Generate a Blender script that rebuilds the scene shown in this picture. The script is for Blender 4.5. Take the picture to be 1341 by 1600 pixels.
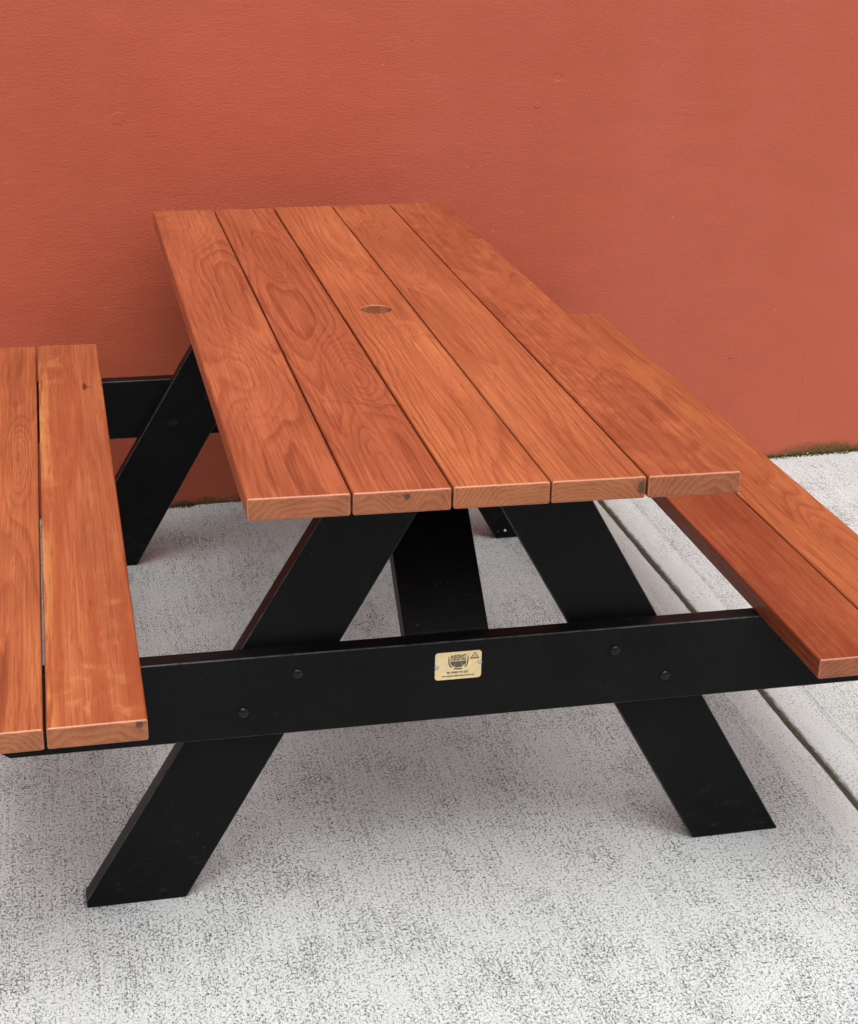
import bpy, bmesh, math, random
from mathutils import Vector, Matrix, noise

# ------------------------------------------------------------------ scene, camera, sky, sun
for o in list(bpy.data.objects):
    bpy.data.objects.remove(o)
sc = bpy.context.scene
col = sc.collection
S = 0.925                      # drawing units -> metres (planks are 130 mm wide)

CAM = (-0.6018, -2.0581, 1.6838)
YAW, PITCH, ROLL, FPX = 0.2355, -0.3997, 0.0234, 2512.4
fwd = Vector((math.sin(YAW) * math.cos(PITCH), math.cos(YAW) * math.cos(PITCH), math.sin(PITCH)))
rgt = Vector((math.cos(YAW), -math.sin(YAW), 0))
upv = rgt.cross(fwd)
r2 = math.cos(ROLL) * rgt + math.sin(ROLL) * upv
u2 = -math.sin(ROLL) * rgt + math.cos(ROLL) * upv
cd = bpy.data.cameras.new('camera')
cam = bpy.data.objects.new('camera', cd)
col.objects.link(cam)
M = Matrix((r2, u2, -fwd)).transposed().to_4x4()
M.translation = Vector(CAM) * S
cam.matrix_world = M
cd.sensor_fit = 'HORIZONTAL'
cd.sensor_width = 36.0
cd.lens = FPX / 1341.0 * 36.0
cd.clip_start = 0.05
cd.clip_end = 500
sc.camera = cam

SUN_EL, SUN_AZ = math.radians(72), math.radians(180)     # azimuth clockwise from +Y
w = bpy.data.worlds.new('World')
sc.world = w
w.use_nodes = True
wn, wl = w.node_tree.nodes, w.node_tree.links
wn.clear()
sky = wn.new('ShaderNodeTexSky')
sky.sky_type = 'NISHITA'
sky.sun_disc = False
sky.sun_elevation = SUN_EL
sky.sun_rotation = SUN_AZ
sky.air_density = 1.0
sky.dust_density = 6.0
sky.ozone_density = 1.0
hsv = wn.new('ShaderNodeHueSaturation')                   # overcast: the blue is mostly gone
hsv.inputs['Saturation'].default_value = 0.34
bg = wn.new('ShaderNodeBackground')
bg.inputs['Strength'].default_value = 0.15
wo = wn.new('ShaderNodeOutputWorld')
wl.new(sky.outputs[0], hsv.inputs['Color'])
wl.new(hsv.outputs[0], bg.inputs['Color'])
wl.new(bg.outputs[0], wo.inputs['Surface'])

sd = bpy.data.lights.new('sun', 'SUN')
sd.energy = 0.7
sd.angle = math.radians(85)
sd.color = (1.0, 0.96, 0.915)
sun = bpy.data.objects.new('sun', sd)
col.objects.link(sun)
sdir = Vector((math.sin(SUN_AZ) * math.cos(SUN_EL), math.cos(SUN_AZ) * math.cos(SUN_EL), math.sin(SUN_EL)))
sun.rotation_euler = sdir.to_track_quat('Z', 'Y').to_euler()
sun.location = (0, 0, 6)

sc.view_settings.view_transform = 'Standard'
sc.view_settings.look = 'None'
sc.view_settings.gamma = 1
sc.view_settings.use_curve_mapping = False
sc.view_settings.exposure = 0.58

rnd = random.Random(7)


# ------------------------------------------------------------------ node helpers
class NT:
    def __init__(self, name):
        self.m = bpy.data.materials.new(name)
        self.m.use_nodes = True
        self.t = self.m.node_tree
        self.t.nodes.clear()
        self.out = self.t.nodes.new('ShaderNodeOutputMaterial')
        self.b = self.t.nodes.new('ShaderNodeBsdfPrincipled')
        self.t.links.new(self.b.outputs[0], self.out.inputs['Surface'])
        self.tc = self.t.nodes.new('ShaderNodeTexCoord')

    def put(self, sock, val):
        if hasattr(val, 'links') or isinstance(val, bpy.types.NodeSocket):
            self.t.links.new(val, sock)
        else:
            sock.default_value = val

    def math(self, op, a, b=None, c=None, clamp=False):
        n = self.t.nodes.new('ShaderNodeMath')
        n.operation = op
        n.use_clamp = clamp
        for i, v in enumerate((a, b, c)):
            if v is not None:
                self.put(n.inputs[i], v)
        return n.outputs[0]

    def add(self, a, b): return self.math('ADD', a, b)
    def sub(self, a, b): return self.math('SUBTRACT', a, b)
    def mul(self, a, b): return self.math('MULTIPLY', a, b)

    def xyz(self, vec):
        n = self.t.nodes.new('ShaderNodeSeparateXYZ')
        self.t.links.new(vec, n.inputs[0])
        return n.outputs[0], n.outputs[1], n.outputs[2]

    def comb(self, x, y, z):
        n = self.t.nodes.new('ShaderNodeCombineXYZ')
        for i, v in enumerate((x, y, z)):
            self.put(n.inputs[i], v)
        return n.outputs[0]

    def mapping(self, vec, scale=(1, 1, 1), loc=(0, 0, 0)):
        n = self.t.nodes.new('ShaderNodeMapping')
        self.t.links.new(vec, n.inputs['Vector'])
        n.inputs['Scale'].default_value = scale
        n.inputs['Location'].default_value = loc
        return n.outputs[0]

    def noise(self, vec, scale=1.0, detail=2.0, rough=0.5, dist=0.0):
        n = self.t.nodes.new('ShaderNodeTexNoise')
        self.t.links.new(vec, n.inputs['Vector'])
        n.inputs['Scale'].default_value = scale
        n.inputs['Detail'].default_value = detail
        n.inputs['Roughness'].default_value = rough
        n.inputs['Distortion'].default_value = dist
        return n.outputs[0]

    def smooth(self, v, lo, hi, a=0.0, b=1.0):
        n = self.t.nodes.new('ShaderNodeMapRange')
        n.interpolation_type = 'SMOOTHSTEP'
        self.put(n.inputs[0], v)
        n.inputs[1].default_value = lo
        n.inputs[2].default_value = hi
        n.inputs[3].default_value = a
        n.inputs[4].default_value = b
        return n.outputs[0]

    def mix(self, f, a, b, mode='MIX'):
        n = self.t.nodes.new('ShaderNodeMix')
        n.data_type = 'RGBA'
        n.blend_type = mode
        self.put(n.inputs[0], f)
        for i, v in ((6, a), (7, b)):
            if isinstance(v, tuple):
                v = (*v, 1.0)[:4]
            self.put(n.inputs[i], v)
        return n.outputs[2]

    def ramp(self, f, stops):
        n = self.t.nodes.new('ShaderNodeValToRGB')
        self.put(n.inputs[0], f)
        e = n.color_ramp.elements
        while len(e) > 1:
            e.remove(e[-1])
        e[0].position = stops[0][0]
        e[0].color = (*stops[0][1], 1)
        for p, c in stops[1:]:
            k = e.new(p)
            k.color = (*c, 1)
        return n.outputs[0]

    def gauss(self, x, y, cx, cy, sx, sy):
        a = self.math('DIVIDE', self.sub(x, cx), sx)
        b = self.math('DIVIDE', self.sub(y, cy), sy)
        d = self.add(self.mul(a, a), self.mul(b, b))
        return self.math('EXPONENT', self.mul(d, -1.0))

    def bump(self, h, strength=0.3, dist=0.001, normal=None):
        n = self.t.nodes.new('ShaderNodeBump')
        n.inputs['Strength'].default_value = strength
        n.inputs['Distance'].default_value = dist
        self.put(n.inputs['Height'], h)
        if normal is not None:
            self.t.links.new(normal, n.inputs['Normal'])
        return n.outputs[0]

    def finish(self, color, rough, normal=None, spec=0.5, metal=0.0):
        self.put(self.b.inputs['Base Color'], color if not isinstance(color, tuple) else (*color, 1.0)[:4])
        self.put(self.b.inputs['Roughness'], rough)
        self.put(self.b.inputs['Specular IOR Level'], spec)
        self.put(self.b.inputs['Metallic'], metal)
        if normal is not None:
            self.t.links.new(normal, self.b.inputs['Normal'])
        return self.m


def lin(r, g, b):
    f = lambda c: (c / 255 / 12.92) if c / 255 <= 0.04045 else ((c / 255 + 0.055) / 1.055) ** 2.4
    return (f(r), f(g), f(b))


# ------------------------------------------------------------------ materials
def wood(seed, tint=(1, 1, 1), bumps=(), freq=120.0, x0=0.0, warp=0.040, contrast=1.0, spots=(), lines=(),
         figure=0.0, sap=0.0, mottled=0.0, dark_ends=()):
    """Oiled hardwood: solid growth rings cut by the plank, plus fibre, pores, knots and checks."""
    n = NT('oiled_hardwood')
    oc = n.tc.outputs['Object']
    x, y, z = n.xyz(oc)
    seedv = (seed * 3.17, seed * 1.73, seed * 5.31)
    nrm = n.xyz(n.tc.outputs['Normal'])
    at_end = n.add(n.smooth(n.math('ABSOLUTE', y), 0.78, 0.80), n.smooth(n.math('ABSOLUTE', y), 0.10, 0.08, 0.0, 0.7))
    end = n.mul(n.smooth(n.math('ABSOLUTE', nrm[1]), 0.6, 0.85), at_end)
    # growth-ring field
    low = n.noise(n.mapping(oc, (6.0, 0.85, 6.0), seedv), 1.0, 2.0, 0.45)
    med = n.noise(n.mapping(oc, (28.0, 3.0, 28.0), seedv), 1.0, 2.0, 0.5)
    dx = n.sub(x, x0)
    dz = n.add(z, 0.06)
    r = n.math('SQRT', n.add(n.mul(dx, dx), n.mul(dz, dz)))
    f = n.add(r, n.mul(n.sub(low, 0.5), warp * 2.2))
    f = n.add(f, n.mul(n.sub(med, 0.5), 0.010))
    for (bx, by, sx, sy, a) in bumps:
        f = n.add(f, n.mul(n.gauss(x, y, bx, by, sx, sy), a))
    fib0 = n.noise(n.mapping(oc, (300.0, 3.5, 300.0), seedv), 1.0, 3.0, 0.6)
    rag = n.noise(n.mapping(oc, (120.0, 14.0, 120.0), seedv), 1.0, 3.0, 0.6)
    ph = n.add(n.mul(f, freq), n.add(n.mul(fib0, 0.45), n.mul(rag, 0.35)))
    s1 = n.math('FRACT', ph)
    # a soft rise and a quicker fall, as late wood shows
    broad = n.mul(n.smooth(s1, 0.0, 0.72), n.smooth(s1, 1.0, 0.78))
    thin = n.mul(n.smooth(s1, 0.50, 0.86), n.smooth(s1, 1.0, 0.90))
    ring = n.add(n.mul(broad, 0.30), n.mul(thin, 0.95))
    s2 = n.math('FRACT', n.mul(ph, 3.0))
    ring = n.add(ring, n.mul(n.mul(n.smooth(s2, 0.2, 0.8), n.smooth(s2, 1.0, 0.85)), 0.16))
    band = n.noise(n.comb(n.mul(f, 38.0), seed * 2.3, 0.0), 1.0, 2.0, 0.6)       # years differ in strength
    ring = n.mul(ring, n.smooth(band, 0.30, 0.75, 0.25, 1.0))
    vis = n.noise(n.mapping(oc, (10.0, 2.5, 10.0), (seed * 2.1, seed * 4.4, 1.0)), 1.0, 2.0)
    ring = n.mul(ring, n.smooth(vis, 0.28, 0.55, 0.25, 1.0))
    tone = n.noise(n.mapping(oc, (9.0, 2.2, 9.0), (seed * 7.7, seed, 3.0)), 1.0, 3.0, 0.55)
    fib = n.noise(n.mapping(oc, (300.0, 3.5, 300.0), seedv), 1.0, 3.0, 0.6)
    fib_e = n.noise(n.mapping(oc, (520.0, 520.0, 520.0), seedv), 1.0, 2.0, 0.6)
    fine = n.noise(n.mapping(oc, (520.0, 20.0, 520.0), seedv), 1.0, 1.0, 0.5)
    k = n.add(n.mul(ring, 0.27 * contrast), n.mul(n.sub(tone, 0.5), -0.60))
    k = n.add(k, n.mul(n.sub(fib, 0.5), 0.70))
    k = n.add(k, 0.27)
    if mottled:
        mo = n.noise(n.mapping(oc, (24.0, 9.0, 24.0), seedv), 1.0, 4.0, 0.6, 1.5)
        k = n.add(k, n.mul(n.sub(mo, 0.5), mottled))
    colr = n.ramp(k, [(0.0, lin(180, 111, 73)), (0.28, lin(154, 85, 54)), (0.55, lin(124, 62, 38)), (1.0, lin(70, 31, 20))])
    if figure:     # fiddleback figure: lighter ripples across the board
        fg = n.noise(n.mapping(oc, (20.0, 17.0, 20.0), seedv), 1.0, 3.0, 0.55, 0.8)
        gate = n.smooth(n.noise(n.mapping(oc, (14.0, 1.5, 14.0), (seed, 9.0, 2.0)), 1.0, 2.0), 0.42, 0.62)
        colr = n.mix(n.mul(n.mul(n.smooth(fg, 0.50, 0.66), gate), figure), colr, lin(212, 148, 98))
        st = n.noise(n.mapping(oc, (34.0, 1.1, 34.0), seedv), 1.0, 2.0, 0.5)
        colr = n.mix(n.mul(n.smooth(st, 0.49, 0.60), 0.60), colr, lin(140, 66, 38))
    if sap:
        edge = n.add(n.mul(n.smooth(x, -0.038, -0.066), 1.0), 0.0)
        sp = n.noise(n.mapping(oc, (60.0, 3.2, 60.0), seedv), 1.0, 3.0, 0.6)
        colr = n.mix(n.mul(n.mul(edge, n.smooth(sp, 0.46, 0.60)), sap), colr, lin(206, 146, 86))
    # pores: short dark dashes along the grain
    por = n.smooth(fine, 0.60, 0.68)
    colr = n.mix(n.mul(por, 0.45), colr, lin(110, 52, 32))
    if tint != (1, 1, 1):
        colr = n.mix(1.0, colr, tint, 'MULTIPLY')
    # sawn ends: paler, browner, no oil bloom
    ering = n.mul(n.smooth(n.math('FRACT', n.mul(n.add(f, n.mul(n.sub(n.noise(oc, 45.0, 2.0), 0.5), 0.008)), freq * 1.0)), 0.15, 0.85), n.smooth(n.math('FRACT', n.mul(n.add(f, n.mul(n.sub(n.noise(oc, 45.0, 2.0), 0.5), 0.008)), freq * 1.0)), 1.0, 0.88))
    ek = n.add(n.mul(ering, 0.24), n.mul(n.sub(fib_e, 0.5), 0.8))
    ek = n.add(ek, n.mul(n.sub(n.noise(oc, 30.0, 3.0), 0.5), 0.7))
    ek = n.add(ek, 0.22)
    ecol = n.ramp(ek, [(0.0, lin(172, 106, 66)), (0.42, lin(146, 83, 50)), (1.0, lin(80, 39, 24))])
    if tint != (1, 1, 1):
        ecol = n.mix(0.6, ecol, tint, 'MULTIPLY')
    for (ex, ez, sx, sz) in dark_ends:
        g = n.gauss(x, z, ex, ez, sx, sz)
        ecol = n.mix(n.mul(n.smooth(n.add(g, n.mul(n.sub(fib_e, 0.5), 0.9)), 0.35, 0.7), 0.85), ecol, lin(70, 40, 28))
    hgt = n.add(n.mul(fib, 0.6), n.mul(fine, 0.4))
    for (kx, ky, sx, sy, amt) in spots:
        g = n.gauss(x, y, kx, ky, sx, sy)
        g = n.smooth(n.add(g, n.mul(n.sub(med, 0.5), 0.8)), 0.32, 0.75)
        colr = n.mix(n.mul(g, amt), colr, lin(74, 34, 24))
    for (lx0, ly0, lx1, ly1, wd, wob, amt) in lines:      # checks and gum veins
        ln = math.hypot(lx1 - lx0, ly1 - ly0)
        ux, uy = (lx1 - lx0) / ln, (ly1 - ly0) / ln
        px, py = n.sub(x, lx0), n.sub(y, ly0)
        al = n.add(n.mul(px, ux), n.mul(py, uy))
        ac = n.sub(n.mul(px, -uy), n.mul(py, -ux))
        ww = n.noise(n.comb(n.mul(al, 22.0), seed * 1.0, 0.0), 1.0, 2.0)
        ac = n.math('ABSOLUTE', n.add(ac, n.mul(n.sub(ww, 0.5), wob)))
        m = n.mul(n.smooth(ac, wd, wd * 0.3), n.mul(n.smooth(al, -0.002, 0.01), n.smooth(al, ln, ln - 0.012)))
        colr = n.mix(n.mul(m, amt), colr, lin(96, 44, 30))
        hgt = n.sub(hgt, n.mul(m, 2.5 * amt))
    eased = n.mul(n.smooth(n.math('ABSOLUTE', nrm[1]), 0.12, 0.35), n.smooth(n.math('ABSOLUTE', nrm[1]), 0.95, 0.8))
    colr = n.mix(end, colr, ecol)
    colr = n.mix(n.mul(n.mul(eased, at_end), 0.34), colr, lin(204, 146, 116))      # highlight painted into the colour of the sanded, eased edge
    rough = n.add(n.mul(fib, 0.16), 0.22)
    rough = n.add(rough, n.mul(end, 0.2))
    return n.finish(colr, rough, n.bump(hgt, 0.22, 0.0006), 0.5)


def black_paint(seed=0.0, edge_glint=True):
    n = NT('black_satin_paint')
    oc = n.tc.outputs['Object']
    x, y, z = n.xyz(oc)
    blot = n.noise(n.mapping(oc, (9, 9, 9), (seed, seed * 2, 0)), 1.0, 4.0, 0.6)
    colr = n.ramp(blot, [(0.3, (0.0035, 0.0037, 0.0042)), (0.7, (0.0060, 0.0061, 0.0066))])
    fl = n.noise(n.mapping(oc, (330, 330, 330), (seed * 3, 0, seed)), 1.0, 1.0, 0.5)
    gate = n.noise(n.mapping(oc, (13, 13, 13), (0, seed * 5, seed)), 1.0, 2.0, 0.5)
    flm = n.mul(n.smooth(fl, 0.72, 0.78), n.smooth(gate, 0.52, 0.66))
    colr = n.mix(n.mul(flm, 0.55), colr, (0.22, 0.21, 0.2))
    scr = n.noise(n.mapping(oc, (28, 600, 700), (seed, 0, 0)), 1.0, 1.0)
    sg = n.smooth(n.noise(n.mapping(oc, (16, 16, 22), (seed, 4, 0)), 1.0, 2.0), 0.58, 0.70)
    colr = n.mix(n.mul(n.mul(n.smooth(scr, 0.70, 0.78), sg), 0.30), colr, (0.12, 0.12, 0.12))
    dust = n.noise(n.mapping(oc, (60, 60, 25), (seed, 1, 2)), 1.0, 4.0, 0.7)
    colr = n.mix(n.mul(n.smooth(dust, 0.5, 0.85), 0.05), colr, (0.10, 0.097, 0.09))
    scuff = n.noise(n.mapping(oc, (22, 60, 70), (seed, 5, 2)), 1.0, 5.0, 0.75)
    low = n.mul(n.smooth(z, 0.20, 0.03), n.smooth(scuff, 0.55, 0.72))         # shoe scuffs near the feet
    colr = n.mix(n.mul(low, 0.24), colr, (0.09, 0.088, 0.082))
    if edge_glint:  # pale edges: highlight painted into the colour, broken up with some wear
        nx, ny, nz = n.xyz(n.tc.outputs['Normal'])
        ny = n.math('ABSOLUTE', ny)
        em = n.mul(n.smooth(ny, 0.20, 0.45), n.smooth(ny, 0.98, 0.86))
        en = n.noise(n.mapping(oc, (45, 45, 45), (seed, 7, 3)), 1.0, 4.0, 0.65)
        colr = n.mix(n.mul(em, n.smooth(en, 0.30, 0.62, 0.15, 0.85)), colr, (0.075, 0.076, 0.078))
    rough = n.add(n.mul(blot, 0.22), 0.30)
    brush = n.noise(n.mapping(oc, (14, 160, 160), (seed, 0, 0)), 1.0, 4.0, 0.6)
    return n.finish(colr, rough, n.bump(brush, 0.2, 0.0015), 0.11)


def concrete():
    n = NT('broomed_concrete')
    oc = n.tc.outputs['Object']
    x, y, z = n.xyz(oc)
    edge = n.math('ABSOLUTE', n.sub(x, 0.8125 * S))
    wob = n.noise(n.comb(0.0, n.mul(y, 3.0), 0.0), 1.0, 3.0)
    edge = n.add(edge, n.mul(n.sub(wob, 0.5), 0.02))
    trowel = n.smooth(edge, 0.083, 0.066)                      # tooled band beside the joint
    big = n.noise(n.mapping(oc, (1.7, 1.3, 1)), 1.0, 4.0, 0.6)
    mid = n.noise(n.mapping(oc, (9, 7, 1)), 1.0, 4.0, 0.6)
    sp = n.noise(n.mapping(oc, (420, 320, 1)), 1.0, 3.0, 0.6, 0.1)
    sp2 = n.noise(n.mapping(oc, (170, 120, 1), (4, 7, 0)), 1.0, 3.0, 0.65, 0.3)
    streak = n.noise(n.mapping(oc, (210, 6.5, 1), (1, 3, 0)), 1.0, 2.0, 0.55)
    cross = n.noise(n.mapping(oc, (8, 230, 1), (6, 3, 0)), 1.0, 2.0, 0.55)
    def pits(sx, sy, off, thr, size, soft):
        """Single pits: each cell holds one ragged hole of its own size, or none."""
        v = n.t.nodes.new('ShaderNodeTexVoronoi')
        v.voronoi_dimensions = '2D'
        v.feature = 'F1'
        v.inputs['Scale'].default_value = 1.0
        n.t.links.new(n.mapping(oc, (sx, sy, 1), off), v.inputs['Vector'])
        pick = n.xyz(v.outputs['Color'])[0]
        pick = n.add(pick, n.add(n.mul(n.sub(mid, 0.5), 0.9), n.mul(n.sub(streak, 0.5), 0.7)))
        pick = n.sub(pick, n.mul(trowel, 0.22))
        rad = n.smooth(pick, thr, 1.05, 0.0, size)
        d = n.add(v.outputs['Distance'], n.mul(n.sub(sp, 0.5), 0.75))
        return n.mul(n.smooth(n.sub(d, rad), 0.06, -soft), n.smooth(pick, thr, thr + 0.08))

    gr = n.noise(n.mapping(oc, (265, 200, 1), (7, 2, 0)), 1.0, 6.0, 0.82, 0.1)
    v = n.add(gr, n.add(n.mul(n.sub(big, 0.5), 0.06), n.mul(n.sub(mid, 0.5), 0.15)))
    v = n.add(v, n.add(n.mul(n.sub(streak, 0.5), 0.09), n.mul(n.sub(cross, 0.5), 0.03)))
    v = n.sub(v, n.mul(trowel, 0.03))
    amt = n.smooth(n.noise(n.mapping(oc, (60, 45, 1), (9, 1, 0)), 1.0, 2.0), 0.32, 0.6, 0.5, 1.0)
    pit = n.mul(n.smooth(v, 0.517, 0.578), amt)
    pit2 = pits(270, 200, (4, 7, 0), 0.72, 0.50, 0.22)
    base = n.ramp(n.add(n.mul(big, 0.5), n.mul(mid, 0.5)),
                  [(0.3, lin(182, 187, 186)), (0.5, lin(198, 204, 203)), (0.72, lin(206, 212, 211))])
    grain = n.noise(n.mapping(oc, (700, 600, 1)), 1.0, 1.0)
    base = n.mix(n.mul(n.smooth(grain, 0.35, 0.7), 0.14), base, lin(160, 158, 152))
    colr = n.mix(n.mul(pit, 0.92), base, lin(68, 69, 69))
    colr = n.mix(n.mul(pit2, 0.62), colr, lin(66, 66, 65))
    # dark scuffs
    sc1 = n.smooth(n.noise(n.mapping(oc, (3.0, 16, 1), (2, 2, 0)), 1.0, 5.0, 0.65), 0.66, 0.76)
    colr = n.mix(n.mul(sc1, 0.28), colr, lin(120, 118, 112))
    # wet grime and moss that lives in the joint
    jn = n.noise(n.mapping(oc, (120, 30, 1)), 1.0, 4.0, 0.65)
    dj = n.math('ABSOLUTE', n.sub(x, 0.8125 * S))
    jm = n.smooth(n.add(dj, n.mul(n.sub(jn, 0.5), 0.02)), 0.0120, 0.0050)
    colr = n.mix(n.mul(jm, 0.75), colr, lin(92, 91, 78))
    warm = n.smooth(n.add(n.math('ABSOLUTE', n.sub(x, 0.76 * S)), n.mul(n.sub(mid, 0.5), 0.05)), 0.05, 0.0)
    colr = n.mix(n.mul(warm, 0.12), colr, lin(186, 176, 158))
    h = n.sub(n.sub(n.mul(streak, 0.5), n.mul(pit, 0.9)), n.mul(pit2, 0.7))
    h = n.add(h, n.mul(grain, 0.25))
    return n.finish(colr, 0.85, n.bump(h, 0.6, 0.002), 0.25)


def wall_paint():
    n = NT('terracotta_wall_paint')
    oc = n.tc.outputs['Object']
    x, y, z = n.xyz(oc)
    big = n.noise(n.mapping(oc, (0.9, 1, 0.7), (3, 0, 1)), 1.0, 3.0, 0.5)
    mid = n.noise(n.mapping(oc, (4, 1, 3)), 1.0, 4.0, 0.6)
    coat = n.noise(n.mapping(oc, (2.6, 1, 0.45), (6, 0, 4)), 1.0, 3.0, 0.5)      # broad roller passes
    k = n.add(n.add(n.mul(big, 0.5), n.mul(mid, 0.25)), n.mul(coat, 0.30))
    colr = n.ramp(k, [(0.38, lin(173, 82, 56)), (0.53, lin(178, 86, 62)), (0.70, lin(182, 91, 69))])
    # algae and splash dirt near the foot of the wall
    an = n.noise(n.mapping(oc, (7, 1, 9)), 1.0, 5.0, 0.65)
    an2 = n.noise(n.mapping(oc, (1.1, 1, 0.2), (1.3, 0, 0)), 1.0, 2.0, 0.5)
    hgt = n.add(0.012, n.mul(n.smooth(an2, 0.42, 0.75), 0.06))
    alg = n.math('DIVIDE', n.add(z, n.mul(n.sub(an, 0.5), 0.09)), hgt)
    alg = n.smooth(alg, 1.25, 0.05)
    speck = n.noise(n.mapping(oc, (130, 1, 130)), 1.0, 3.0, 0.6)
    acol = n.ramp(speck, [(0.35, lin(52, 48, 22)), (0.6, lin(88, 82, 38))])
    colr = n.mix(n.mul(alg, 0.88), colr, acol)
    # small pale chips
    ch = n.noise(n.mapping(oc, (70, 1, 70), (5, 0, 5)), 1.0, 1.0)
    chm = n.mul(n.smooth(ch, 0.77, 0.80), 0.35)
    colr = n.mix(chm, colr, lin(214, 150, 130))
    # roller texture, elongated sideways, over a hand-floated render
    rl = n.noise(n.mapping(oc, (120, 1, 210)), 1.0, 3.0, 0.6, 0.3)
    rf = n.noise(n.mapping(oc, (230, 1, 420), (2, 0, 0)), 1.0, 2.0, 0.5)
    fl = n.noise(n.mapping(oc, (6, 1, 9), (8, 0, 2)), 1.0, 3.0, 0.5)
    h = n.add(n.mul(rl, 0.8), n.mul(rf, 0.3))
    h = n.add(h, n.mul(fl, 2.2))
    # blemishes in the render: a patch, a dent, two dried paint runs
    pn = n.noise(n.mapping(oc, (60, 1, 60)), 1.0, 2.0)
    for (bx, bz, sx, sz, a) in WALL_MARKS:
        g = n.gauss(x, z, bx, bz, sx, sz)
        h = n.add(h, n.mul(n.smooth(n.add(g, n.mul(n.sub(pn, 0.5), 0.9)), 0.4, 0.7), a))
    for (bx, z0, z1, sx, a) in WALL_RUNS:
        xx = n.add(x, n.mul(n.sub(n.noise(n.comb(0.0, 0.0, n.mul(z, 14.0)), 1.0, 2.0), 0.5), 0.03))
        g = n.smooth(n.math('ABSOLUTE', n.sub(xx, bx)), sx, 0.0)
        g = n.mul(g, n.mul(n.smooth(z, z0, z0 + 0.02), n.smooth(z, z1, z1 - 0.05)))
        h = n.add(h, n.mul(g, a))
    rough = n.add(n.mul(mid, 0.12), 0.42)
    return n.finish(colr, rough, n.bump(h, 0.75, 0.0021), 0.4)


def simple(name, c, rough, spec=0.5, metal=0.0, var=0.15, scale=60.0):
    n = NT(name)
    nz = n.noise(n.tc.outputs['Object'], scale, 4.0, 0.6)
    d = tuple(v * (1 - var) for v in c)
    l = tuple(min(1, v * (1 + var)) for v in c)
    colr = n.ramp(nz, [(0.3, d), (0.7, l)])
    return n.finish(colr, n.add(n.mul(nz, 0.15), rough - 0.07), n.bump(nz, 0.1, 0.0005), spec, metal)


WYAW = math.atan(0.0409)
WALL_MARKS = [(-0.435 * S, 1.03 * S, 0.022, 0.016, 0.45), (0.69 * S, 1.11 * S, 0.014, 0.012, -0.6),
              (0.64 * S, 1.04 * S, 0.010, 0.010, 0.4), (1.26 * S, 0.32 * S, 0.006, 0.006, 2.0),
              (1.1 * S, 1.02 * S, 0.10, 0.02, 0.2)]
WALL_RUNS = [(1.50 * S, 0.10 * S, 0.36 * S, 0.007, 0.6), (1.53 * S, 0.16 * S, 0.30 * S, 0.005, 0.4), (1.27 * S, 0.1 * S, 0.31 * S, 0.004, 0.4)]

MAT = {
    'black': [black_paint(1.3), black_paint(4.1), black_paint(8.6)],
    'black_plain': black_paint(5.5, False),
    'concrete': concrete(),
    'wall': wall_paint(),
    'brass': simple('pale_brass', lin(240, 214, 162), 0.42, 0.5, 0.0, 0.08, 90),
    'ink': simple('dark_etched_ink', lin(66, 58, 44), 0.6, 0.3, 0.0, 0.1),
    'ink3': simple('grey_etched_ink', lin(98, 94, 82), 0.6, 0.3, 0.0, 0.25, 900),
    'ink2': simple('brown_etched_ink', lin(112, 72, 48), 0.6, 0.3, 0.0, 0.1),
    'zinc': simple('zinc_plated_steel', lin(196, 198, 200), 0.35, 0.5, 0.8, 0.1),
    'blackbolt': simple('black_bolt_paint', (0.005, 0.005, 0.006), 0.26, 0.28),
    'soil': simple('mossy_joint_dirt', lin(70, 69, 55), 0.95, 0.1, 0.0, 0.5, 160),
    'moss': simple('dark_moss', lin(66, 68, 28), 0.95, 0.1, 0.0, 0.5, 300),
    'crumb': simple('pale_mortar', lin(196, 190, 176), 0.95, 0.1, 0.0, 0.15, 300),
}


# ------------------------------------------------------------------ mesh helpers (drawing units in, metres out)
def link(name, bm, mat, parent=None, loc=(0, 0, 0), smooth=True, wn_mod=True, rot=None):
    me = bpy.data.meshes.new(name)
    for v in bm.verts:
        v.co *= S
    bmesh.ops.recalc_face_normals(bm, faces=bm.faces)
    bm.to_mesh(me)
    bm.free()
    if smooth:
        for p in me.polygons:
            p.use_smooth = True
        me.set_sharp_from_angle(angle=math.radians(50))
    me.materials.append(mat)
    o = bpy.data.objects.new(name, me)
    col.objects.link(o)
    o.location = Vector(loc) * S
    if rot:
        o.rotation_euler = rot
    if parent:
        o.parent = parent
    if smooth and wn_mod:
        m = o.modifiers.new('weighted', 'WEIGHTED_NORMAL')
        m.keep_sharp = True
    return o


def box_bm(x0, x1, y0, y1, z0, z1, bev=0.004, seg=3):
    bm = bmesh.new()
    bmesh.ops.create_cube(bm, size=1.0)
    for v in bm.verts:
        v.co = Vector(((x0 + x1) / 2 + v.co.x * (x1 - x0), (y0 + y1) / 2 + v.co.y * (y1 - y0), (z0 + z1) / 2 + v.co.z * (z1 - z0)))
    if bev:
        bmesh.ops.bevel(bm, geom=list(bm.edges), offset=bev, offset_type='OFFSET', segments=seg, profile=0.5, affect='EDGES')
    return bm


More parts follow.
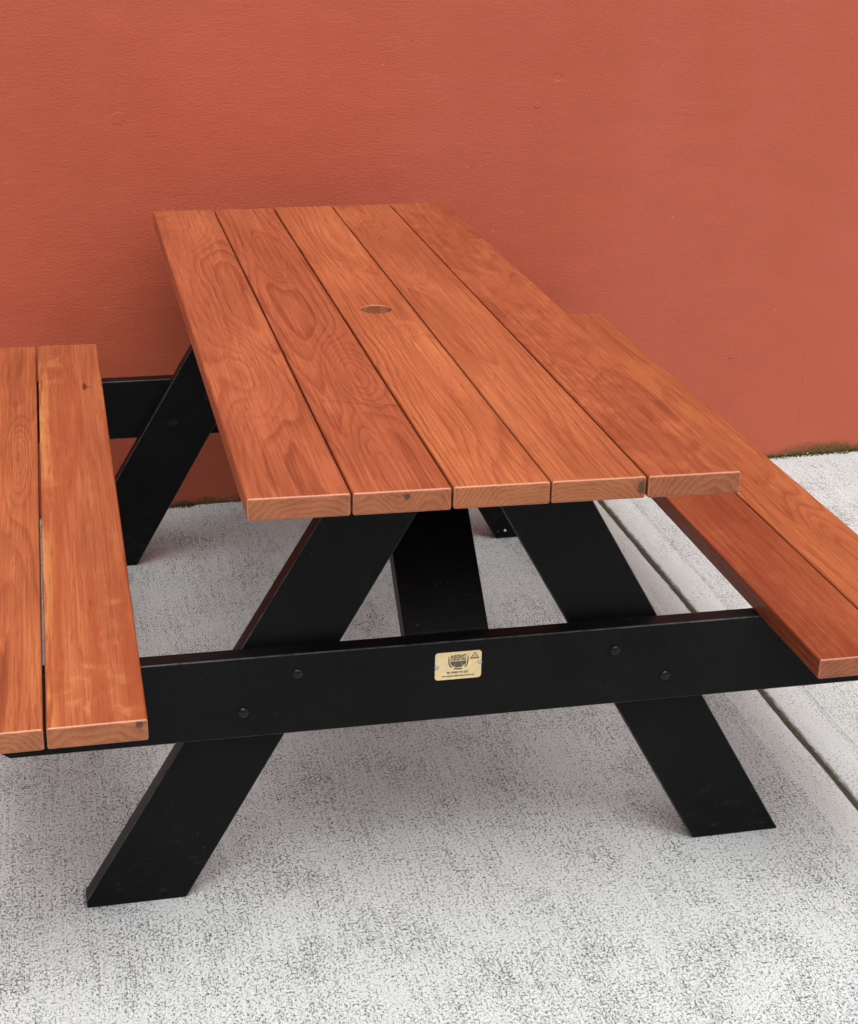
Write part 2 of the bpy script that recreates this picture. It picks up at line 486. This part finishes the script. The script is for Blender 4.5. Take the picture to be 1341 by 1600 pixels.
def prism_bm(poly, y0, y1, bev=0.003, seg=2):
    """Polygon in XZ, extruded along Y."""
    bm = bmesh.new()
    a = [bm.verts.new((p[0], y0, p[1])) for p in poly]
    b = [bm.verts.new((p[0], y1, p[1])) for p in poly]
    bm.faces.new(a)
    bm.faces.new(b[::-1])
    k = len(poly)
    for i in range(k):
        bm.faces.new((a[i], b[i], b[(i + 1) % k], a[(i + 1) % k]))
    bmesh.ops.recalc_face_normals(bm, faces=bm.faces)
    if bev:
        bmesh.ops.bevel(bm, geom=list(bm.edges), offset=bev, offset_type='OFFSET', segments=seg, profile=0.5, affect='EDGES')
    return bm


def lathe_bm(prof, n=20, axis=(0, -1, 0)):
    """prof: (radius, height) pairs; height runs along axis from 0."""
    bm = bmesh.new()
    ax = Vector(axis)
    q = Vector((0, 0, 1)).rotation_difference(ax)
    rings = []
    for r, h in prof:
        if r < 1e-6:
            rings.append([bm.verts.new(q @ Vector((0, 0, h)))])
        else:
            rings.append([bm.verts.new(q @ Vector((r * math.cos(2 * math.pi * i / n), r * math.sin(2 * math.pi * i / n), h))) for i in range(n)])
    for A, B in zip(rings, rings[1:]):
        for i in range(n):
            j = (i + 1) % n
            if len(A) == 1:
                bm.faces.new((A[0], B[i], B[j]))
            elif len(B) == 1:
                bm.faces.new((A[i], A[j], B[0]))
            else:
                bm.faces.new((A[i], A[j], B[j], B[i]))
    return bm


def tag(o, label=None, cat=None, group=None, kind=None):
    for k, v in (('label', label), ('category', cat), ('group', group), ('kind', kind)):
        if v:
            o[k] = v
    return o


# ------------------------------------------------------------------ the setting: ground, paving slabs, wall
JX, JW = 0.8125, 0.0050            # joint centre and half width


def slab_bm(side):
    """Concrete slab with a tooled margin and rounded arris along the joint."""
    prof = [(0.0, -0.060), (0.0, -0.010), (0.0012, -0.005), (0.004, -0.0022), (0.010, -0.0012), (0.030, -0.0010),
            (0.066, -0.0012), (0.072, -0.0022), (0.076, 0.0006), (0.082, 0.0002), (0.12, 0.0)]
    far = 16.0
    ys = [-16, -9, -5, -3, -2] + [-1.5 + 0.025 * i for i in range(int(3.9 / 0.025))] + [2.40]
    bm = bmesh.new()
    rows = []
    for y in ys:
        row = []
        wob = 0.0032 * noise.noise((y * 6.0, side * 7.0, 0)) + 0.0016 * noise.noise((y * 31.0, side * 3.0, 2.0))
        mar = 0.010 * noise.noise((y * 1.3, 5.0 + side, 0.0)) + (0.012 if side > 0 else 0.0) - 0.006 * side * (y - 1.0) * (side > 0)
        for i, (d, z) in enumerate(prof):
            dd = d + JW + wob * max(0.0, 1 - d / 0.02)
            if 6 <= i <= 9:
                dd += mar
            row.append(bm.verts.new((JX + side * dd, y, z)))
        row.append(bm.verts.new((JX + side * far, y, 0.0)))
        rows.append(row)
    for A, B in zip(rows, rows[1:]):
        for i in range(len(A) - 1):
            bm.faces.new((A[i], A[i + 1], B[i + 1], B[i]))
    return bm


bm = bmesh.new()
vs = [bm.verts.new(p) for p in ((-60, -60, -0.05), (60, -60, -0.05), (60, 60, -0.05), (-60, 60, -0.05))]
bm.faces.new(vs)
ground = tag(link('ground', bm, MAT['soil'], smooth=False), kind='structure')
pavement = bpy.data.objects.new('pavement', None)
col.objects.link(pavement)
tag(pavement, kind='structure')
for side in (-1, 1):
    s_ = link('slab', slab_bm(side), MAT['concrete'], pavement, wn_mod=False)
    s_.data.set_sharp_from_angle(angle=math.radians(70))
# dirt packed in the joint, uneven along its length
bm = bmesh.new()
prev = None
for i in range(161):
    y = -1.5 + i * 0.0245
    z = -0.0060 + 0.0030 * noise.noise((y * 25, 1, 0)) + 0.002 * noise.noise((y * 80, 4, 0))
    cur = [bm.verts.new((JX - 0.013, y, z - 0.002)), bm.verts.new((JX - 0.004, y, z + 0.001 * noise.noise((y * 60, 9, 0)))),
           bm.verts.new((JX + 0.004, y, z + 0.0015)), bm.verts.new((JX + 0.013, y, z - 0.002))]
    if prev:
        for k in range(3):
            bm.faces.new((prev[k], prev[k + 1], cur[k + 1], cur[k]))
    prev = cur
jd = link('joint_dirt', bm, MAT['soil'], pavement, wn_mod=False)
tag(jd, kind='stuff')

WY = 1.986
bm = box_bm(-7.0, 7.0, 0.0, 0.22, -0.055, 6.0, 0.006, 2)
wall = link('rendered_wall', bm, MAT['wall'], loc=(0, WY, 0), rot=(0, 0, WYAW))
tag(wall, 'tall terracotta painted rendered wall behind the picnic table', 'wall')


def blob(bm, c, r, flat=0.7):
    """A small irregular crumb."""
    t = [(1, 0, 0), (-1, 0, 0), (0, 1, 0), (0, -1, 0), (0, 0, 1), (0, 0, -0.4)]
    q = Matrix.Rotation(rnd.random() * 6.28, 3, 'Z') @ Matrix.Rotation(rnd.uniform(-.5, .5), 3, 'X')
    vs = [bm.verts.new(Vector(c) + q @ Vector((p[0] * r * rnd.uniform(.6, 1.3), p[1] * r * rnd.uniform(.6, 1.3), p[2] * r * flat * rnd.uniform(.6, 1.3)))) for p in t]
    for a, b, d in ((0, 2, 4), (2, 1, 4), (1, 3, 4), (3, 0, 4), (2, 0, 5), (1, 2, 5), (3, 1, 5), (0, 3, 5)):
        bm.faces.new((vs[a], vs[b], vs[d]))


def wall_y(x):
    return WY + x * 0.0409


bm = bmesh.new()
for i in range(5200):
    x = rnd.uniform(-1.6, 2.4)
    dens = noise.noise((x * 3.0, 3, 0)) + 0.5 * noise.noise((x * 14.0, 8, 0))
    if dens < -0.10 and rnd.random() > 0.12:
        continue
    r = rnd.uniform(0.0012, 0.0038)
    d = abs(rnd.gauss(0, 0.0065))
    blob(bm, (x, wall_y(x) - d, abs(rnd.gauss(0, 0.004)) if d < 0.005 else 0.0006), r)
tag(link('moss', bm, MAT['moss'], smooth=False), 'dark green moss line growing along the wall foot', 'moss', kind='stuff')
bm = bmesh.new()
for i in range(380):
    x = rnd.uniform(-1.6, 2.4)
    if noise.noise((x * 5.0, 13, 0)) < 0.0 and rnd.random() > 0.2:
        continue
    r = rnd.choice((0.001, 0.0012, 0.0016, 0.002, 0.0028))
    d = abs(rnd.gauss(0, 0.006))
    blob(bm, (x, wall_y(x) - d, abs(rnd.gauss(0, 0.008)) if d < 0.003 else 0.0006), r, 0.6)
tag(link('mortar_crumbs', bm, MAT['crumb'], smooth=False), 'pale mortar crumbs scattered along the wall foot', 'crumbs', kind='stuff')

# unseen building added behind the camera to block some low sky
opp = bpy.data.objects.new('added_building', None)
col.objects.link(opp)
opp.location = (0, -8.0, 0)
tag(opp, 'grey single storey building added out of view to block the low sky', 'building')
gm = simple('grey_render', lin(168, 168, 166), 0.85, 0.3, 0.0, 0.12, 3.0)
gl = simple('dark_window_glass', (0.03, 0.035, 0.04), 0.12, 0.5)
fr = simple('white_window_frame', lin(205, 205, 200), 0.5)
link('wall', box_bm(-13, 13, -4.0, 0.0, -0.055, 3.9, 0.01, 1), gm, opp)
link('roof', box_bm(-13.3, 13.3, -4.3, 0.35, 3.9, 4.15, 0.02, 1), simple('dark_roof_metal', (0.05, 0.05, 0.055), 0.5), opp)
for zc in (1.6,):
    for xc in (-9, -6, -3, 0, 3, 6, 9):
        wf = link('window', box_bm(-0.65, 0.65, -0.02, 0.05, -0.75, 0.75, 0.006, 1), fr, opp, (xc, 0, zc))
        link('pane', box_bm(-0.58, 0.58, 0.0, 0.056, -0.68, 0.68, 0.0), gl, wf, smooth=False)

# ------------------------------------------------------------------ the picnic table
L, H, T = 1.8702, 0.8241, 0.0348
ZS = 0.5041
table = bpy.data.objects.new('picnic_table', None)
col.objects.link(table)
tag(table, 'A-frame picnic table with orange hardwood planks and attached benches on black legs', 'picnic table')

PW, GAP = 0.1430, 0.003
HALF = 2.5 * PW + 2 * GAP
SHN, SHF = -0.0273, 0.0112


def skew_ends(bm, w, ylo, yhi, sn, sf):
    """Ends sawn a little off square."""
    for v in bm.verts:
        if v.co.y < 0:
            v.co.y += sn * v.co.x
        else:
            v.co.y += sf * v.co.x


def plank(name, x0, x1, y0, y1, ztop, mat, sn=0.0, sf=0.0, bev=0.0036, yaw=0.0, hole=None):
    cx, cy = (x0 + x1) / 2, (y0 + y1) / 2
    bm = box_bm(-(x1 - x0) / 2, (x1 - x0) / 2, -(y1 - y0) / 2, (y1 - y0) / 2, -T / 2, T / 2, bev, 4)
    skew_ends(bm, x1 - x0, y0, y1, sn, sf)
    o = link(name, bm, mat, table, (cx, cy, ztop - T / 2), rot=(0, 0, yaw))
    if hole:
        hb = bmesh.new()
        bmesh.ops.create_cone(hb, cap_ends=True, segments=48, radius1=hole[2], radius2=hole[2], depth=0.2)
        cut = link('hole_cutter', hb, mat, None, (hole[0], hole[1], ztop), smooth=False)
        o.modifiers.clear()
        b = o.modifiers.new('hole', 'BOOLEAN')
        b.object = cut
        b.operation = 'DIFFERENCE'
        b.solver = 'EXACT'
        bpy.context.view_layer.update()
        me = bpy.data.meshes.new_from_object(o.evaluated_get(bpy.context.evaluated_depsgraph_get()))
        o.modifiers.clear()
        o.data = me
        bpy.data.objects.remove(cut)
        # ease the rim
        bb = bmesh.new()
        bb.from_mesh(me)
        rim = []
        for e in bb.edges:
            a, c = e.verts
            if abs(a.co.z - c.co.z) < 1e-5 and abs(a.co.z - T / 2 * S) < 1e-5:
                ra = math.hypot(a.co.x + o.location.x - hole[0] * S, a.co.y + o.location.y - hole[1] * S)
                rc = math.hypot(c.co.x + o.location.x - hole[0] * S, c.co.y + o.location.y - hole[1] * S)
                if abs(ra - hole[2] * S) < 3e-4 and abs(rc - hole[2] * S) < 3e-4:
                    rim.append(e)
        bmesh.ops.bevel(bb, geom=rim, offset=0.0022, offset_type='OFFSET', segments=3, profile=0.5, affect='EDGES')
        bb.to_mesh(me)
        bb.free()
        for p in me.polygons:
            p.use_smooth = True
        me.set_sharp_from_angle(angle=math.radians(50))
        m = o.modifiers.new('weighted', 'WEIGHTED_NORMAL')
        m.keep_sharp = True
    return o


cxs = [-HALF + PW / 2 + i * (PW + GAP) for i in range(5)]
CY = L / 2


def B(i, x, y, sx, sy, a):            # ring bump: table coordinates -> plank coordinates in metres
    return ((x - cxs[i]) * S, (y - CY) * S, sx, sy, a)


tops = [
    dict(seed=1.0, tint=(0.98, 0.95, 0.93), freq=135, x0=0.02, bumps=[B(0, -.298, 1.72, .06, .22, .05), B(0, -.296, .56, .05, .20, .045)]),
    dict(seed=2.6, tint=(0.95, 0.89, 0.87), freq=125, x0=-0.01, bumps=[B(1, -.15, 1.39, .018, .16, .05), B(1, -.122, .54, .036, .17, .065), B(1, -.15, .08, .028, .22, .05)],
         lines=[((-.2 - cxs[1]) * S, (.413 - CY) * S, (-.051 - cxs[1]) * S, (.347 - CY) * S, .0015, .035, .9)],
         dark_ends=[(0.006, 0.007, .006, .006)]),
    dict(seed=4.2, tint=(1.08, 1.10, 0.98), freq=150, x0=0.05, bumps=[B(2, .027, 1.30, .018, .035, .03), B(2, .035, .785, .013, .03, .022)],
         lines=[((.036 - cxs[2]) * S, (.155 - CY) * S, (.05 - cxs[2]) * S, (.03 - CY) * S, .0009, .004, .75)]),
    dict(seed=5.9, tint=(1.0, 1.0, 0.90), freq=150, x0=-0.03, bumps=[B(3, .127, 1.34, .026, .20, .055), B(3, .098, .54, .017, .05, .035)],
         dark_ends=[(0.060, 0.000, .008, .012)]),
    dict(seed=7.3, tint=(0.86, 0.78, 0.73), freq=130, x0=0.02, mottled=0.8, contrast=.6, bumps=[]),
]
rs = random.Random(3)
for i, cx in enumerate(cxs):
    kw = tops[i]
    xl, xr = cx - PW / 2, cx + PW / 2
    if i == 0:
        xl -= 0.0035
    jit = rs.uniform(-0.0012, 0.0012)
    plank('tabletop_plank', xl, xr, SHN * cx + jit, L + SHF * cx + rs.uniform(-.001, .001), H + rs.uniform(-.0006, .0006),
          wood(**kw), SHN, SHF, yaw=rs.uniform(-.0004, .0004), hole=(-0.0005, 0.930, 0.0295) if i == 2 else None)

# bench planks
XI, YS, YE = 0.5195, -0.017, 1.845
XR, YSR, YER = 0.5207, -0.0314, 1.9156


def P(cx, cy, x, y):
    return ((x - cx) * S, (y - cy) * S)


cl = -XI - PW / 2
cyl = (YS + YE) / 2
k = P(cl, cyl, -0.5605, 1.51)
plank('seat_plank', -XI - PW + .0006, -XI, YS, YE, ZS,
      wood(11.3, (1.04, 1.06, 1.0), [(k[0], k[1], .010, .02, .03)], freq=90, contrast=.35, figure=.28, sap=.5,
           spots=[(k[0], k[1], .0055, .030, .95), (k[0] + .003, k[1] - .004, .014, .008, .6)], dark_ends=[(0.055, 0.010, .007, .006)]), -.006, .004)
plank('seat_plank', -XI - 2 * PW - .0036, -XI - PW - .0036, YS - .001, YE - .003, ZS + .0004,
      wood(13.8, (1.06, 1.10, 1.0), [(.03, .15, .02, .2, .05)], freq=120, contrast=.8), .0, .004)
plank('seat_plank', XR, XR + PW, YSR, YER, ZS,
      wood(17.1, (0.70, 0.58, 0.54), [], freq=120, contrast=.5, mottled=.35, figure=.15), -.01, .004)
plank('seat_plank', XR + PW + GAP, XR + 2 * PW + GAP, YSR - .002, YER, ZS + .0006,
      wood(19.4, (0.98, 0.98, 0.84), [(.02, -.55, .03, .2, .05)], freq=120, contrast=.7), -.01, .004)

# A-frames
YB, TB = 0.2064, 0.0345
ZT, ZB = 0.4672, 0.3215
FO, FI, TO, TI = 0.6253, 0.4595, 0.1643, 0.0101
ZU = H - T - 0.0012
XE = 0.800


def bolt_head(parent, loc, ydir, r=0.0096, mat='blackbolt'):
    bm = lathe_bm([(r, -0.002), (r, 0.0012), (r * 0.93, 0.0026), (r * 0.72, 0.0044), (r * 0.38, 0.0056), (0, 0.0060)], 20, (0, ydir, 0))
    return link('bolt', bm, MAT[mat], parent, loc)


def nut_end(parent, loc, ydir):
    bm = lathe_bm([(0.0125, -0.001), (0.0125, 0.0018), (0.0085, 0.0020), (0.0085, 0.0085), (0.0050, 0.0090), (0.0050, 0.0140), (0, 0.0143)], 12, (0, ydir, 0))
    return link('bolt', bm, MAT['blackbolt'], parent, loc)


BOLTS = ((-0.2690, 0.4318), (-0.3578, 0.3688), (0.2680, 0.4250), (0.3610, 0.3686))


def frame(yout, s, idx):
    """One end frame. yout: outer face of the beam; s: +1 if inwards is +Y."""
    def yy(a, b):
        a, b = yout + s * a, yout + s * b
        return (min(a, b), max(a, b))
    y0, y1 = yy(0, TB)
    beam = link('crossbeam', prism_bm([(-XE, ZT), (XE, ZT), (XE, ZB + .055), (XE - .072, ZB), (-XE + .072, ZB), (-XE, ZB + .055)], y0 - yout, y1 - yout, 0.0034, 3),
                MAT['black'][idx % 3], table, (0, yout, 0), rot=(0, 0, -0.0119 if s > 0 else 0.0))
    if s > 0:
        for bx, bz in BOLTS:
            bolt_head(beam, (bx, 0, bz), -1)
    y0, y1 = yy(TB - .0004, 2 * TB)
    for sx in (-1, 1):
        poly = [(sx * FO, 0.016), (sx * (FO - .004), 0.0), (sx * FI, 0.0), (sx * TI, ZU), (sx * TO, ZU)]
        # put the clipped toe on the sloping outer edge
        poly[0] = (sx * (FO + .002), 0.014) if sx < 0 else (FO - .0015, 0.005)
        poly[1] = (sx * (FO + .001), 0.0)
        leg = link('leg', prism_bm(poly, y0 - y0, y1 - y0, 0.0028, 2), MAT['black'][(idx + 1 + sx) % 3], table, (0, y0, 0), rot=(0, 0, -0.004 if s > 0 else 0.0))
        for bx, bz in BOLTS:
            if bx * sx > 0:
                nut_end(leg, (bx, (y1 - y0) if s > 0 else 0.0, bz), 1 if s > 0 else -1)
        if s < 0 and sx > 0:
            b = bolt_head(leg, (0.4825, 0.0, 0.022), -1, 0.0042, 'zinc')
            b = bolt_head(leg, (0.462, 0.0, 0.021), -1, 0.0042)
    # bearer under the boards
    y0, y1 = yy(2 * TB + .0006, 3 * TB)
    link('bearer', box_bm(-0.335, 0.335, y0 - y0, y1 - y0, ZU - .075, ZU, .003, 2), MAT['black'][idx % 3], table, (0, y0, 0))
    # diagonal brace from the beam up to the middle of the top
    yb = yout + s * (TB + .0006)
    bx0, bx1 = (-0.0860, 0.0572)
    th = TB * 1.414
    # profile in YZ, swept across X
    zlow = 0.345
    pts = [(0.0, 0.4650), (0.0, zlow), (0.0 + .0, zlow), (ZU - zlow, ZU), (ZU - 0.465 , ZU)]
    rise = 0.97
    up_a, lo_a = 0.4672, 0.4672 - th
    pts = [(0.0, up_a), (0.0, lo_a), ((ZU - lo_a) / rise, ZU), ((ZU - up_a) / rise, ZU)]
    bm = bmesh.new()
    A = [bm.verts.new((bx0, s * p[0], p[1])) for p in pts]
    Bv = [bm.verts.new((bx1, s * p[0], p[1])) for p in pts]
    bm.faces.new(A)
    bm.faces.new(Bv[::-1])
    for i in range(4):
        bm.faces.new((A[i], Bv[i], Bv[(i + 1) % 4], A[(i + 1) % 4]))
    bmesh.ops.recalc_face_normals(bm, faces=bm.faces)
    bmesh.ops.bevel(bm, geom=list(bm.edges), offset=0.0026, offset_type='OFFSET', segments=2, profile=0.5, affect='EDGES')
    link('brace', bm, MAT['black_plain'], table, (0, yb, 0))
    return beam


frame(YB, 1, 0)
frame(1.648 + TB, -1, 1)

# a cleat under the middle ties the boards together
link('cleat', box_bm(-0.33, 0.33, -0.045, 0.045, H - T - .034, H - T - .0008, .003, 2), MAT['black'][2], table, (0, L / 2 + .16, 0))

# name plate on the front beam
PX0, PX1, PZ0, PZ1 = -0.0422, 0.0361, 0.3970, 0.4473
pcx, pcz = (PX0 + PX1) / 2, (PZ0 + PZ1) / 2
pw, ph = PX1 - PX0, PZ1 - PZ0
poly = []
rr = 0.0055
for (qx, qz, a0) in ((pw / 2 - rr, ph / 2 - rr, 0), (-pw / 2 + rr, ph / 2 - rr, 90), (-pw / 2 + rr, -ph / 2 + rr, 180), (pw / 2 - rr, -ph / 2 + rr, 270)):
    for j in range(6):
        a = math.radians(a0 + j * 18)
        poly.append((qx + rr * math.cos(a), qz + rr * math.sin(a)))
plate = link('name_plate', prism_bm(poly, -0.0012, 0.0002, 0.0), MAT['brass'], table, (pcx, YB - 0.0119 * pcx, pcz), smooth=False, rot=(0, 0, -0.0119))
plate['label'] = 'pale gold name plate riveted to the front beam'
YF = -0.0014


def flat(name, polys, mat, parent=plate):
    """Thin printed marks standing 0.2 mm proud of the plate."""
    bm = bmesh.new()
    for pl in polys:
        a = [bm.verts.new((p[0], YF, p[1])) for p in pl]
        b = [bm.verts.new((p[0], YF + .0004, p[1])) for p in pl]
        bm.faces.new(a)
        bm.faces.new(b[::-1])
        for i in range(len(pl)):
            j = (i + 1) % len(pl)
            bm.faces.new((a[i], b[i], b[j], a[j]))
    return link(name, bm, mat, parent, smooth=False)


def text(body, size, x, z, mat, width=None, bold=0.0):
    cu = bpy.data.curves.new('lettering', 'FONT')
    cu.body = body
    cu.size = size
    cu.align_x = 'CENTER'
    cu.align_y = 'CENTER'
    cu.offset = bold
    cu.resolution_u = 3
    cu.extrude = 0.0
    t = bpy.data.objects.new('lettering', cu)
    col.objects.link(t)
    bpy.context.view_layer.update()
    me = bpy.data.meshes.new_from_object(t.evaluated_get(bpy.context.evaluated_depsgraph_get()))
    bpy.data.objects.remove(t)
    xs = [v.co.x for v in me.vertices]
    k = width / (max(xs) - min(xs)) if width else 1.0
    for v in me.vertices:
        v.co = Vector(((x + v.co.x * k) * S, YF * S, (z + v.co.y) * S))
    me.materials.append(mat)
    o = bpy.data.objects.new('lettering', me)
    col.objects.link(o)
    o.parent = plate
    return o


def arc_band(pts_out, pts_in):
    return [[pts_out[i], pts_out[i + 1], pts_in[i + 1], pts_in[i]] for i in range(len(pts_out) - 1)]


U_OUT = [(-.0168, .0176), (-.0170, .0100), (-.0166, .0040), (-.0148, -.0008), (-.0118, -.0042), (-.0076, -.0064), (-.0034, -.0074)]
U_IN = [(-.0160, .0176), (-.0152, .0100), (-.0148, .0046), (-.0132, .0004), (-.0104, -.0026), (-.0070, -.0044), (-.0030, -.0053)]
mir = lambda q: [(-p[0], p[1]) for p in q]
band = arc_band(U_OUT[:5], U_IN[:5]) + arc_band(mir(U_OUT)[:5], mir(U_IN)[:5])
band += [[(-.0076, -.0064), (-.0034, -.0074), (.0034, -.0074), (.0066, -.0067), (.0062, -.0049), (.0030, -.0053), (-.0030, -.0053), (-.0066, -.0045)]]
flat('emblem_outline', band, MAT['ink'])
flat('emblem_fill', [[(-.0136, .0080), (-.0132, .0046), (-.0112, .0006), (-.0086, -.0014), (-.0046, .0030), (-.0046, .0080)],
                     [(-.0044, .0080), (-.0044, .0028), (-.0078, -.0018), (-.0040, -.0034), (.0040, -.0034), (.0084, -.0012), (.0052, .0034), (.0052, .0080)],
                     [(.0054, .0080), (.0054, .0036), (.0092, -.0006), (.0116, .0012), (.0132, .0046), (.0136, .0080)]], MAT['ink3'])
text('AUSCRAFT', 0.0078, -0.0004, 0.0168, MAT['ink'], 0.0265, 0.0003)
text('FURNITURE', 0.0062, -0.0004, 0.0112, MAT['ink'], 0.0262, 0.0002)
text('Ph. 0398 719 527', 0.0050, -0.0010, -0.0127, MAT['ink'], 0.0360, 0.0002)
text('www.auscraftfurniture.com.au', 0.0042, 0.0, -0.0186, MAT['ink'], 0.0550, 0.00014)
tx, tz = 0.0275, 0.0105
A0, A1, A2 = (tx - .0080, tz), (tx + .0080, tz), (tx, tz + .0125)
I0, I1, I2 = (tx - .0054, tz + .0022), (tx + .0054, tz + .0022), (tx, tz + .0102)
flat('triangle_mark', [[A0, A1, I1, I0], [A1, A2, I2, I1], [A2, A0, I0, I2]], MAT['ink2'])
text('ACF', 0.0040, tx, tz + .0044, MAT['ink2'], 0.0062)
for qx, qz in ((-pw / 2 + .0028, -0.001), (pw / 2 - .0028, 0.0035)):
    bm = lathe_bm([(0.0040, -0.001), (0.0040, 0.0006), (0.0034, 0.0016), (0.002, 0.0022), (0, 0.0024)], 14, (0, -1, 0))
    link('rivet', bm, MAT['zinc'], plate, (qx, -0.0012, qz))
